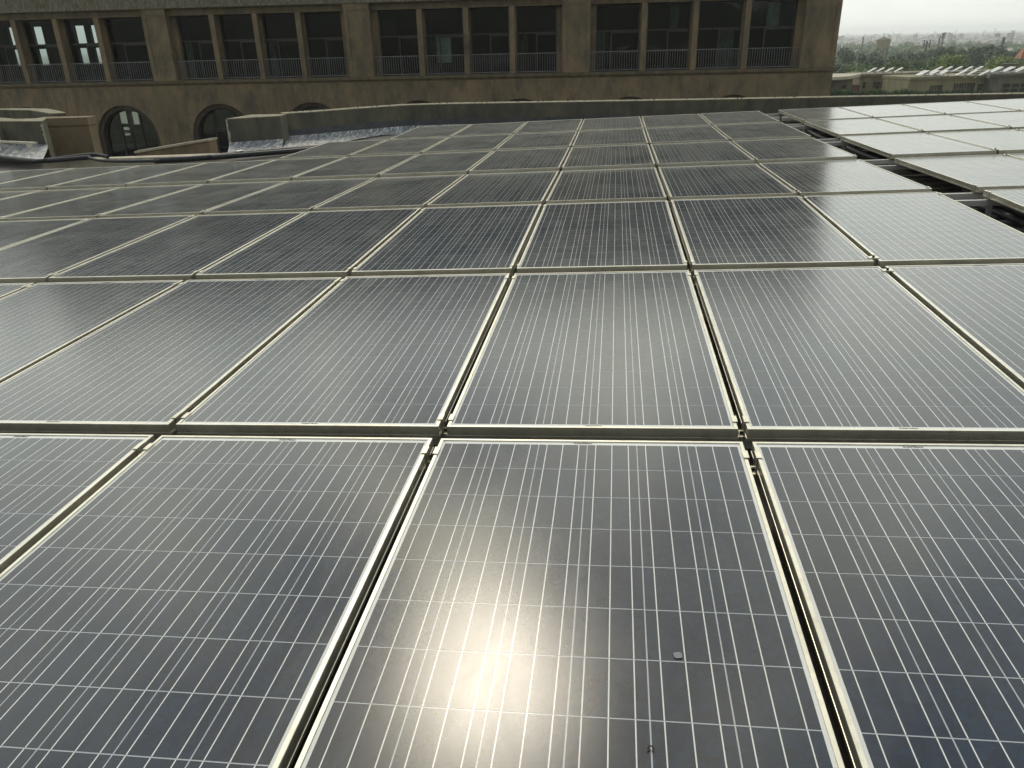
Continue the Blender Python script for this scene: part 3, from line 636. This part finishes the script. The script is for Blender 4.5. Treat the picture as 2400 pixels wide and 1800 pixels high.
# storeys
bays = [(-30.3, -21.5, [-28.35, -26.15, -23.98]), (-20.3, -11.4, [-18.05, -15.87, -13.71]), (-10.13, -0.9, [-7.75, -5.51, -3.29]), (0.43, 10.26, [2.94, 5.32, 7.70])]
st_z = [(-1.45, 1.80), (2.75, 5.95), (6.75, 9.55)]
bands = [(-1.70, -1.45, -.10), (1.80, 2.75, -.16), (5.95, 6.75, -.12), (9.55, 10.55, -.12)]
for z0, z1, dy in bands:
    X0 = XW if z0 < 2 else XL
    m = MB(); m.box(X0, 0, S(z0), XR, 1.6, S(z1))
    m.box(X0 - .1, dy, S(z1) - .16, XR + .06, -.002, S(z1) - .003)
    if z0 > 1: m.box(X0 - .05, dy * .5, S(z0) + .02, XR + .04, -.002, S(z0) + .16)
    part('band_course', m, M_band if 1 < z0 < 2 else M_trim)
for (z0, z1) in st_z:
    for i, (a, b) in enumerate(((-21.5, -20.3), (-11.4, -10.13), (-0.9, 0.43), (10.26, 11.84))):
        a, b = S(a), S(b); m = MB(); m.box(a, 0, S(z0), b, 1.5, S(z1)); w = .22
        # raised border round a sunk field
        m.box(a + .002, -.035, S(z0), a + w, -.001, S(z1)); m.box(b - w, -.035, S(z0), b - .002, -.001, S(z1)); m.box(a + w, -.034, S(z0), b - w, -.001, S(z0) + .18); m.box(a + w, -.034, S(z1) - .30, b - w, -.001, S(z1))
        part('pier', m, M_plaster)
    m = MB(); m.box(S(-31.5) if z0 < 2 else XL, 0, S(z0), S(-30.3), 1.5, S(z1)); part('pier', m, M_plaster)
    if z0 < 2: part('pier', MB().box(XW, 0, S(z0), S(-40.3), 1.5, S(z1)), M_plaster)
    for a, b, mus in (bays + ([(-40.3, -31.5, [-38.15, -35.95, -33.78])] if z0 < 2 else [])):
        m = MB(); m.box(S(a), .18, S(z1) - .34, S(b), 1.4, S(z1)); part('lintel', m, M_trim)
        for mu in mus:
            m = MB(); m.box(S(mu) - .14, .12, S(z0), S(mu) + .14, .9, S(z1) - .34); m.box(S(mu) - .20, .52, S(z0), S(mu) - .142, .9, S(z1) - .34); m.box(S(mu) + .142, .52, S(z0), S(mu) + .20, .9, S(z1) - .34); part('mullion', m, M_plaster)
        edges = [S(a)] + [S(q) for q in mus] + [S(b)]
        for i in range(4):
            wa, wb = edges[i] + (.20 if i else .0), edges[i + 1] - (.20 if i < 3 else .0)
            if i == 0:
                m = MB(); m.box(wa, .46, S(z0), wa + .30, .9, S(z1) - .34); part('jamb', m, M_plaster); wa += .30
            if i == 3:
                m = MB(); m.box(wb - .30, .46, S(z0), wb, .9, S(z1) - .34); part('jamb', m, M_plaster); wb -= .30
            zt = S(z0) + (1.78) * SC; zA, zB = S(z0), S(z1) - .36; mid = wa + (wb - wa) * (0.5 if (i + int(a)) % 3 else 0.36)
            f_ = MB(); y0, y1 = .70, .76
            f_.box(wa, y0, zA, wa + .06, y1, zB); f_.box(wb - .06, y0, zA, wb, y1, zB); f_.box(wa + .06, y0, zB - .06, wb - .06, y1, zB); f_.box(wa + .06, y0 - .01, zt - .045, wb - .06, y1, zt + .045); f_.box(mid - .04, y0, zA, mid + .04, y1, zt - .045); f_.box(wa + .06, y0, zA, mid - .04, y1, zA + .10); f_.box(mid + .04, y0, zA, wb - .06, y1, zA + .10)
            f_.box(mid + .041, y0 + .005, zt - .12, wb - .061, y1 - .005, zt - .046)
            wo_ = part('window', f_, M_metal)
            for (p, q, r0, r1) in ((wa + .06, wb - .06, zt + .045, zB - .06), (wa + .06, mid - .04, zA + .10, zt - .045), (mid + .04, wb - .06, zA + .10, zt - .12)):
                part('pane', MB().poly([(p, .73, r0), (q, .73, r0), (q, .73, r1), (p, .73, r1)]), M_glass, wo_, Matrix.Identity(4))
            crnd = random.Random(int(a * 7 + i * 13 + z0 * 5))
            if crnd.random() < .55 and a > -30:
                q0 = wa + .08 if crnd.random() < .5 else mid + .05; q1 = q0 + (mid - wa - .14) * crnd.uniform(.4, 1)
                cv = MB(); nn = 10; zc_ = zA + .1 if crnd.random() < .5 else zt + .05; ze_ = zt - .05 if zc_ < zt else zB - .1
                for q in range(nn):
                    xa, xb = q0 + (q1 - q0) * q / nn, q0 + (q1 - q0) * (q + 1) / nn; cv.poly([(xa, .86 + .04 * (q % 2), zc_), (xb, .86 + .04 * ((q + 1) % 2), zc_), (xb, .86 + .04 * ((q + 1) % 2), ze_), (xa, .86 + .04 * (q % 2), ze_)])
                part('curtain', cv, M_curtain[crnd.randrange(3)], wo_, Matrix.Identity(4))
            if z0 < 2:
                rl = MB(); ra, rb_ = edges[i] + (.155 if i else .002), edges[i + 1] - (.155 if i < 3 else .002); zr = S(-.55)
                rl.box(ra, .24, zr - .035, rb_, .275, zr); rl.box(ra, .245, S(z0) + .06, rb_, .27, S(z0) + .085)
                n = int((rb_ - ra) / .125)
                for k in range(n + 1):
                    x = ra + .02 + (rb_ - ra - .04) * k / n; rl.box(x - .009, .25, S(z0) + .086, x + .009, .266, zr - .036, bottom=False)
                part('railing', rl, M_railing)
# inside: floors, cross walls and the rear wall with its openings
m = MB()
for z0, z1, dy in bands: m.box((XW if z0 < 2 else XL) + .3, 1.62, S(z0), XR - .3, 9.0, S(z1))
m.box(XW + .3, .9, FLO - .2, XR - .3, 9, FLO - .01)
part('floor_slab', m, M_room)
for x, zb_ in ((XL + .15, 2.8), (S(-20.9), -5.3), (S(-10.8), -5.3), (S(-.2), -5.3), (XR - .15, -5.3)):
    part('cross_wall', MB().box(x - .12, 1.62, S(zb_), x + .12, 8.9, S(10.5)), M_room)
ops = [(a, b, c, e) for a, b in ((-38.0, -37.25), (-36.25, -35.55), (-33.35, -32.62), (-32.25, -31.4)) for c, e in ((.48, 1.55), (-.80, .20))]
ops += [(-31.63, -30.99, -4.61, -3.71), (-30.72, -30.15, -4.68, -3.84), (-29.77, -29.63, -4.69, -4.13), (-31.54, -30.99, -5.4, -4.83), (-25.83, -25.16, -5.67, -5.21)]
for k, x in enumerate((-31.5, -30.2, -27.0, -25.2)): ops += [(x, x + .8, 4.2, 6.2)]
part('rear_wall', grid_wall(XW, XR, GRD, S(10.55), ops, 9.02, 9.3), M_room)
part('side_wall', grid_wall(0, 9.0, S(-1.69), S(10.54), [], 0, .1), M_plaster, None, Matrix.Translation((XR - .11, 1.6, 0)) @ Matrix.Rotation(math.pi / 2, 4, 'Z') @ Matrix.Scale(-1, 4, (0, 1, 0)))
part('side_wall', grid_wall(0, 9.0, S(2.76), S(10.54), [], 0, .1), M_plaster, None, Matrix.Translation((XL + .11, 1.6, 0)) @ Matrix.Rotation(math.pi / 2, 4, 'Z'))
part('roof_slab', MB().box(XL, -.05, S(10.552), XR, 9.3, S(10.66)), M_trim)
part('poster', MB().box(-7.78, .765, -1.0, -7.0, .775, .30), simple('faded_paper', (0.75, 0.80, 0.76), 0.8, 0, .4, 3))

# ------------------------------------------------------------------ distance: polar placement round the camera
def pol(az, dist, z=None, el=None):
    a = R(az); zz = z if z is not None else CAM.z + dist * math.tan(R(el)); return Vector((CAM.x + dist * math.sin(a), CAM.y + dist * math.cos(a), zz))
def far_building(label, az0, d0, az1, d1, ztop, mat, ops, depth=5, cat='building', eave=.25, z0=-14):
    """facade between two bearings; openings given as fractions of width and heights below the eave"""
    p, q = pol(az0, d0, 0), pol(az1, d1, 0); u = (q - p); L = u.length; ang = math.atan2(u.y, u.x)
    M = Matrix.Translation((p.x, p.y, z0)) @ Matrix.Rotation(ang, 4, 'Z'); H = ztop - z0
    root = empty('campus_building', M, label, cat, 'low buildings beyond the parapet')
    oo = [(a * L, b * L, H - c, H - e) for a, b, c, e, n in ops]
    build('wall', grid_wall(0, L, 0, H, oo, 0, .3), mat, root, Matrix.Identity(4))
    m = MB(); m.box(0, .302, H - .3, L, depth, H - .02); m.box(-.1, -.25, H + .001, L + .1, depth + .1, H + eave); m.box(0, .31, 0, .3, depth, H - .31); m.box(L - .3, .31, 0, L, depth, H - .31); m.box(.31, depth - .3, 0, L - .31, depth, H - .31)
    build('roof', m, mat, root, Matrix.Identity(4))
    for (a, b, c, e), (_, _, _, _, n) in zip(oo, ops):
        w = MB(); w.box(a, .12, c, b, .18, e, 1)
        for k in range(n + 1):
            x = a + (b - a) * k / n; w.box(max(a, x - .07), .02, c, min(b, x + .07), .119, e, 0)
        if n: w.box(a, .03, (c + e) / 2 - .05, b, .1, (c + e) / 2 + .05, 0)
        build('window', w, [M_far[1], M_dark], root, Matrix.Identity(4))
    return root
zr = -3.40
far_building('dull building under the beige roof slab beside the main building corner', 13.2, 97, 15.3, 101, zr - .1, M_far[1], [(.46, .62, 1.4, .9, 1), (.70, .84, 1.5, .7, 1)])
far_building('old building with one dark window strip of six bays', 15.85, 103, 18.55, 105, zr, M_far[0], [(.24, .66, 1.35, .62, 5), (.02, .10, 1.25, .65, 1)])
ps = MB()
for k in range(7): ps.box(-1.1 + k * .17, -.3, 0, -1.0 + k * .17, -.05, 12.0)
p_ = pol(15.72, 101.5, 0); build('louvre_screen', ps, M_brick, mat=Matrix.Translation((p_.x, p_.y, -16.2)), label='reddish slatted screen beside the building with six bays', category='screen')
far_building('long flat roofed building behind the others', 17.8, 122, 26.5, 132, -4.05, M_far[0], [(.02, .14, 1.6, .5, 1)], 4)
far_building('yellowish building with dark window strips under the tilted collectors', 18.55, 95.5, 22.95, 100.5, zr, M_far[2], [(.27, .43, 1.75, .62, 5), (.56, .83, 1.65, .5, 8), (.86, .96, 1.3, .6, 3)])
far_building('dark mossy building at the right edge with three windows', 23.05, 99, 27.5, 104, zr + .15, M_far[1], [(.13, .62, 1.6, .75, 5), (.02, .04, .6, .5, 1)])
# roof slab catching light
m = MB(); a, b, c, e = pol(12.5, 92, -3.15), pol(15.1, 97, -3.15), pol(15.85, 104, -3.1), pol(12.5, 104, -3.1); m.prism([a[:2], b[:2], c[:2], e[:2]], -3.4, -3.1); build('flat_roof', m, M_coping, label='pale beige flat roof slab beside the corner of the main building', category='roof')
# tilted collectors on the roofs
def collector(az, d, z, w, h, i, label):
    root = empty('solar_collector', Matrix.Translation(pol(az, d, z)) @ Matrix.Rotation(-R(az), 4, 'Z') @ Matrix.Rotation(R(-55), 4, 'Z'), label, 'solar collector', 'tilted solar collectors on far roofs')
    T = Matrix.Rotation(R(24), 4, 'X')
    build('collector_plate', MB().box(-w / 2, 0, 0, w / 2, h, .07), M_white, root, T)
    s_, c_ = math.sin(R(24)) * h, math.cos(R(24)) * h
    for x in (-w / 2 + .1, w / 2 - .16): build('leg', MB().box(x, c_ - .06, -.25, x + .06, c_, s_ - .04), M_rail, root, Matrix.Identity(4))
for i, (az, e) in enumerate(((16.08, -2.50), (16.54, -2.50), (17.08, -2.49), (17.60, -2.49))): collector(az, 104.5, zr + .32, .42, 1.15, i, '%s tilted collector from the left on the six bay building' % ORD[i])
for i, az in enumerate((19.75, 20.28, 20.81, 21.37, 21.90)): collector(az, 123, -3.80, .55, 1.5, i, '%s tilted white collector on the long rear roof, counted from the left' % ORD[i])
for i, az in enumerate((18.98, 19.54, 20.05, 21.10, 21.66, 22.33)): collector(az, 97.5, zr + .28, .5 if i > 2 else .95, 1.15, i, '%s tilted white collector on the yellowish building, counted from the left' % ORD[i])
for i, az in enumerate((22.86, 23.47, 24.07, 24.60)): collector(az, 100.5, zr + .45, .9, 1.25, i, '%s tilted grey collector on the dark mossy building, counted from the left' % ORD[i])
# tank hut on stilts
hut = empty('tank_hut', Matrix.Translation(pol(23.8, 112, -3.8)) @ Matrix.Rotation(-R(23), 4, 'Z'), 'grey concrete tank box on legs above the dark building roof', 'tank')
build('tank_box', MB().box(-.8, 0, .45, .8, 1.5, 1.35), M_far[1], hut, Matrix.Identity(4))
for x in (-.72, .56):
    for y in (.05, 1.3): build('leg', MB().box(x, y, -.6, x + .16, y + .16, .449), M_far[1], hut, Matrix.Identity(4))
# red roofed tower at the right edge
rt = empty('red_tower', Matrix.Translation(pol(24.45, 190, -14)), 'small brick and terracotta tower cut by the right edge', 'tower')
build('wall', MB().box(-1.4, -1.4, 0, 1.4, 1.4, 9.9), M_far[1], rt, Matrix.Identity(4)); m = MB(); m.cyl((0, 0, 9.92), (0, 0, 12.6), 1.9, .12, 4); build('roof', m, M_terra, rt, Matrix.Identity(4))
# water tower
wt = empty('water_tower', Matrix.Translation(pol(16.73, 360, -14)), 'round concrete water tower with a conical roof among the trees', 'water tower')
m = MB(); m.cyl((0, 0, 9.5), (0, 0, 12.4), 2.6, n=24); build('tank', smooth and m, M_far[2], wt, Matrix.Identity(4))
m = MB(); m.cyl((0, 0, 12.41), (0, 0, 13.4), 2.95, .15, 24); m.cyl((0, 0, 13.41), (0, 0, 13.7), .25, .2, 8); build('roof', m, M_far[1], wt, Matrix.Identity(4))
for k in range(6): x, y = 2.1 * math.cos(k * 1.047), 2.1 * math.sin(k * 1.047); build('leg', MB().box(x - .2, y - .2, 0, x + .2, y + .2, 9.49), M_far[1], wt, Matrix.Identity(4))
# masts
def mast(az, d, ztop, w, label, kind):
    H = ztop + 14; root = empty('floodlight_mast' if kind else 'lattice_mast', Matrix.Translation(pol(az, d, -14)), label, 'mast', 'masts beyond the trees')
    m = MB()
    for sx in (-1, 1):
        for sy in (-1, 1): m.cyl((sx * w, sy * w, 0), (sx * w * .35, sy * w * .35, H), .07, n=4)
    n = 9
    for k in range(n):
        z = H * k / n; f = 1 - .65 * k / n; z2 = H * (k + 1) / n; f2 = 1 - .65 * (k + 1) / n; m.cyl((-w * f, -w * f, z), (w * f2, -w * f2, z2), .05, n=4); m.cyl((w * f, -w * f, z), (-w * f2, -w * f2, z2), .05, n=4)
    build('tower_frame', m, M_metal, root, Matrix.Identity(4))
    if kind:
        h = MB()
        for i in range(3):
            for j in range(4):
                if kind == 2 and i == 1: continue
                x = (-.55 + i * .55) * kind * .8; h.box(x - .2, -.35, H - .2 - j * .62, x + .2, -.1, H + .28 - j * .62)
        build('floodlight', h, M_metal, root, Matrix.Identity(4))
mast(15.54, 420, CAM.z - 420 * math.tan(R(.24)), .5, 'thin lattice mast left of the water tower', 0)
mast(19.17, 300, CAM.z - 300 * math.tan(R(.55)), .4, 'floodlight mast with two lamp columns standing before the trees', 2)
mast(20.0, 430, CAM.z - 430 * math.tan(R(.16)), .45, 'tallest floodlight mast with a dense lamp head', 1.3)
mast(19.83, 460, CAM.z - 460 * math.tan(R(.22)), .4, 'bare thin mast just left of the tallest floodlight', 0)
mast(23.19, 430, CAM.z - 430 * math.tan(R(.47)), .4, 'small floodlight mast above the dark trees at right', 1)

# trees
def crown_mesh(seed, n, mat, flat=.8, leaf=.42):
    rnd = random.Random(seed); m = MB(); lobes = []
    for k in range(9):
        a = rnd.uniform(0, 6.28); r = rnd.uniform(.2, .62); lobes.append((r * math.cos(a), r * math.sin(a), rnd.uniform(-.25, .55) * flat, rnd.uniform(.30, .50)))
    for k in range(n):
        lx, ly, lz, lr = rnd.choice(lobes); d = Vector((rnd.gauss(0, 1), rnd.gauss(0, 1), rnd.gauss(0, 1))).normalized() * lr * rnd.uniform(.62, 1.06)
        c = Vector((lx + d.x, ly + d.y, lz + d.z * flat)); s_ = leaf * rnd.uniform(.05, .12) * 1.6
        nrm = (d.normalized() + Vector((rnd.uniform(-.7, .7), rnd.uniform(-.7, .7), rnd.uniform(-.3, .9)))).normalized(); a = nrm.orthogonal().normalized(); b = nrm.cross(a)
        m.poly([c - a * s_, c - b * s_ * .7, c + a * s_, c + b * s_ * .7])
    return m.mesh('crown', mat)
CR = [[crown_mesh(10 * j + i, 1500, M_leaf[j]) for i in range(3)] for j in range(3)]
def trunk_mesh(seed, H, cz, rad):
    rnd = random.Random(seed); m = MB(); m.cyl((0, 0, 0), (0, 0, cz - rad * .25), .09 * rad + .05, .05 * rad, 7)
    for k in range(5):
        a = rnd.uniform(0, 6.28); m.cyl((0, 0, cz - rad * (.55 - .1 * k)), (.5 * rad * math.cos(a), .5 * rad * math.sin(a), cz + rad * (.0 + .08 * k)), .04 * rad, .012 * rad, 5)
    return m.mesh('trunk', M_trunk)
KN = ['green', 'dark', 'bright yellowish green']
tn = [0]
def tree(az, d, el_top, rad, k, where, h=None):
    rad = rad * 1.45; zt = CAM.z + d * math.tan(R(el_top + (.10 if d < 220 else .04))); cz = zt - rad * 1.05
    root = empty('tree', Matrix.Translation(pol(az, d, -14)), '%s %s' % (KN[k], where), 'tree', 'trees beyond the campus roofs')
    i = tn[0] % 3; tn[0] += 1
    T = Matrix.Translation((0, 0, cz + 14)) @ Matrix.Rotation(tn[0] * 1.9, 4, 'Z') @ Matrix.Diagonal((rad, rad, rad * 1.15, 1))
    link('crown', CR[k][i], root, T)
    link('trunk', trunk_mesh(tn[0], 0, cz + 14, rad), root, Matrix.Identity(4))
far_t = [(14.63, -.60), (15.2, -.88), (15.8, -.92), (16.28, -.95), (17.2, -.95), (17.73, -.82), (18.2, -.95), (18.7, -.96), (19.4, -.94), (19.81, -.64), (20.39, -.70), (20.9, -.75), (21.45, -.65), (22.0, -.70), (22.46, -.57), (22.95, -.62), (23.45, -.80), (23.96, -.83), (24.5, -.78), (25.2, -.7)]
for i, (az, el) in enumerate(far_t): tree(az, 270 + 18 * math.sin(i * 2.3), el, 2.9 + .8 * math.sin(i * 1.7), 1, 'tree of the far hazy belt, %s from the left' % (ORD[i] if i < 13 else ['fourteenth', 'fifteenth', 'sixteenth', 'seventeenth', 'eighteenth', 'nineteenth', 'last'][i - 13]))
mid_t = [(14.2, -1.43, 1), (14.7, -1.5, 0), (15.31, -1.62, 0), (15.9, -1.45, 0), (16.4, -1.33, 1), (17.0, -1.22, 1), (17.6, -1.35, 0), (18.1, -1.25, 1), (18.6, -1.45, 0), (19.1, -1.49, 1), (19.7, -1.35, 0), (20.2, -1.25, 0), (20.65, -1.18, 2), (21.1, -1.42, 1), (22.9, -1.55, 1), (23.3, -1.40, 0), (23.75, -1.24, 2), (24.3, -1.35, 2), (25.0, -1.3, 0)]
for i, (az, el, k) in enumerate(mid_t): tree(az, 188 + 10 * math.sin(i * 1.9), el, 2.3 + .6 * math.sin(i * 2.9), k, 'tree of the middle belt, %s from the left' % (ORD[i] if i < 13 else ['fourteenth', 'fifteenth', 'sixteenth', 'seventeenth', 'eighteenth', 'last'][i - 13]))
near_t = [(14.4, -1.95, 1), (15.0, -2.07, 0), (15.6, -2.1, 2), (16.1, -1.95, 0), (16.72, -2.05, 2), (17.2, -1.85, 0), (17.75, -1.85, 0), (18.25, -2.0, 0), (18.8, -2.05, 1), (19.3, -1.8, 0), (19.8, -1.85, 0), (20.2, -1.9, 1), (20.75, -1.95, 1), (21.2, -1.98, 1), (21.75, -1.95, 0), (22.3, -1.88, 2), (22.9, -1.9, 2), (23.35, -1.95, 0), (24.3, -1.75, 0), (25.0, -1.8, 0)]
for i, (az, el, k) in enumerate(near_t): tree(az, 142 + 6 * math.sin(i * 2.1), el, 1.75 + .4 * math.sin(i * 2.2), k, 'tree just behind the campus roofs, %s from the left' % (ORD[i] if i < 13 else ['fourteenth', 'fifteenth', 'sixteenth', 'seventeenth', 'eighteenth', 'nineteenth', 'last'][i - 13]))
for i, (az, el, rad, k) in enumerate(((14.25, -3.05, .7, 1), (14.9, -3.15, .6, 0), (15.35, -3.2, .5, 1), (16.7, -3.10, .62, 0), (17.1, -3.2, .5, 1), (18.55, -3.02, .72, 1), (18.05, -3.2, .5, 0))):
    zt = CAM.z + 72 * math.tan(R(el)); root = empty('bush', Matrix.Translation(pol(az, 72, zt - rad * 2)), '%s bush between the parapet and the far walls, %s from the left' % (KN[k], ORD[i]), 'bush', 'bushes behind the parapet')
    link('crown', CR[k][i % 3], root, Matrix.Translation((0, 0, rad)) @ Matrix.Diagonal((rad, rad, rad, 1))); link('trunk', trunk_mesh(i, 0, rad, rad), root, Matrix.Identity(4))
# tufts of scrub hiding the foot of the far walls
m = MB(); rnd = random.Random(21)
for k in range(2600):
    az = rnd.uniform(12, 27); d = rnd.uniform(66, 84); p = pol(az, d, 0); h = -3.46 - (.05 if az < 18.4 else -.02) + rnd.gauss(0, .06); z = CAM.z + d * math.tan(R(h)); s_ = rnd.uniform(.05, .16)
    a = rnd.uniform(0, 3.14); m.poly([(p.x - s_ * .5, p.y, z - s_ * 6), (p.x + s_ * .5, p.y, z - s_ * 6), (p.x + s_ * math.cos(a), p.y + s_ * math.sin(a), z)])
build('scrub', m, M_leaf[1], kind='stuff', label='dark scrub growing before the far walls')
# wooded ground before the town
m = MB(); rnd = random.Random(52)
for k in range(420):
    az = rnd.uniform(9, 33); d = rnd.uniform(290, 880); c0 = pol(az, d, -14 + rnd.uniform(2.5, 5.2)); rr = rnd.uniform(2.5, 5.0)
    for q in range(70):
        dv = Vector((rnd.gauss(0, 1), rnd.gauss(0, 1), rnd.gauss(0, .75))).normalized() * rr * rnd.uniform(.6, 1); c = c0 + Vector((dv.x, dv.y, dv.z * .8)); s_ = rnd.uniform(.45, .95)
        a = (dv.normalized() + Vector((rnd.uniform(-.5, .5), rnd.uniform(-.5, .5), rnd.uniform(0, .8)))).normalized(); b = a.orthogonal().normalized(); e = a.cross(b)
        m.poly([c - b * s_, c - e * s_ * .7, c + b * s_, c + e * s_ * .7])
build('woodland', m, M_leaf[0], kind='stuff', label='low hazy woodland between the trees and the town')
# the town
m = MB(); rnd = random.Random(33)
for k in range(9000):
    d = 850 * (rnd.random() ** -0.62)
    if d > 6000: continue
    az = rnd.uniform(8, 34); p = pol(az, d, 0); w = rnd.uniform(1.6, 4.4) * (1 + d / 4500); h = rnd.uniform(2.5, 7) * (1 + (0.9 if rnd.random() < .03 else 0) + (2.2 if d > 3500 and rnd.random() < .02 else 0))
    base = -14; a = rnd.uniform(0, 1.57)
    fp = [(p.x + w * .7 * math.cos(a + q), p.y + w * .7 * math.sin(a + q)) for q in (0, 1.2, 3.14, 4.34)]; m.prism(fp, -14, base + h)
build('distant_town', m, M_city, kind='stuff', label='hazy pale town spreading to the horizon')
# ------------------------------------------------------------------ haze
hm = bpy.data.materials.new('haze'); hm.use_nodes = True; hn = hm.node_tree; hn.nodes.remove(hn.nodes['Principled BSDF'])
pv = hn.nodes.new('ShaderNodeVolumePrincipled'); pv.inputs['Color'].default_value = (0.93, 0.95, 1.0, 1); pv.inputs['Density'].default_value = 0.00034; pv.inputs['Anisotropy'].default_value = 0.65
hn.links.new(pv.outputs[0], hn.nodes['Material Output'].inputs['Volume'])
build('haze', MB().box(-8900, -8900, -15.5, 8900, 8900, 32), hm, kind='stuff')
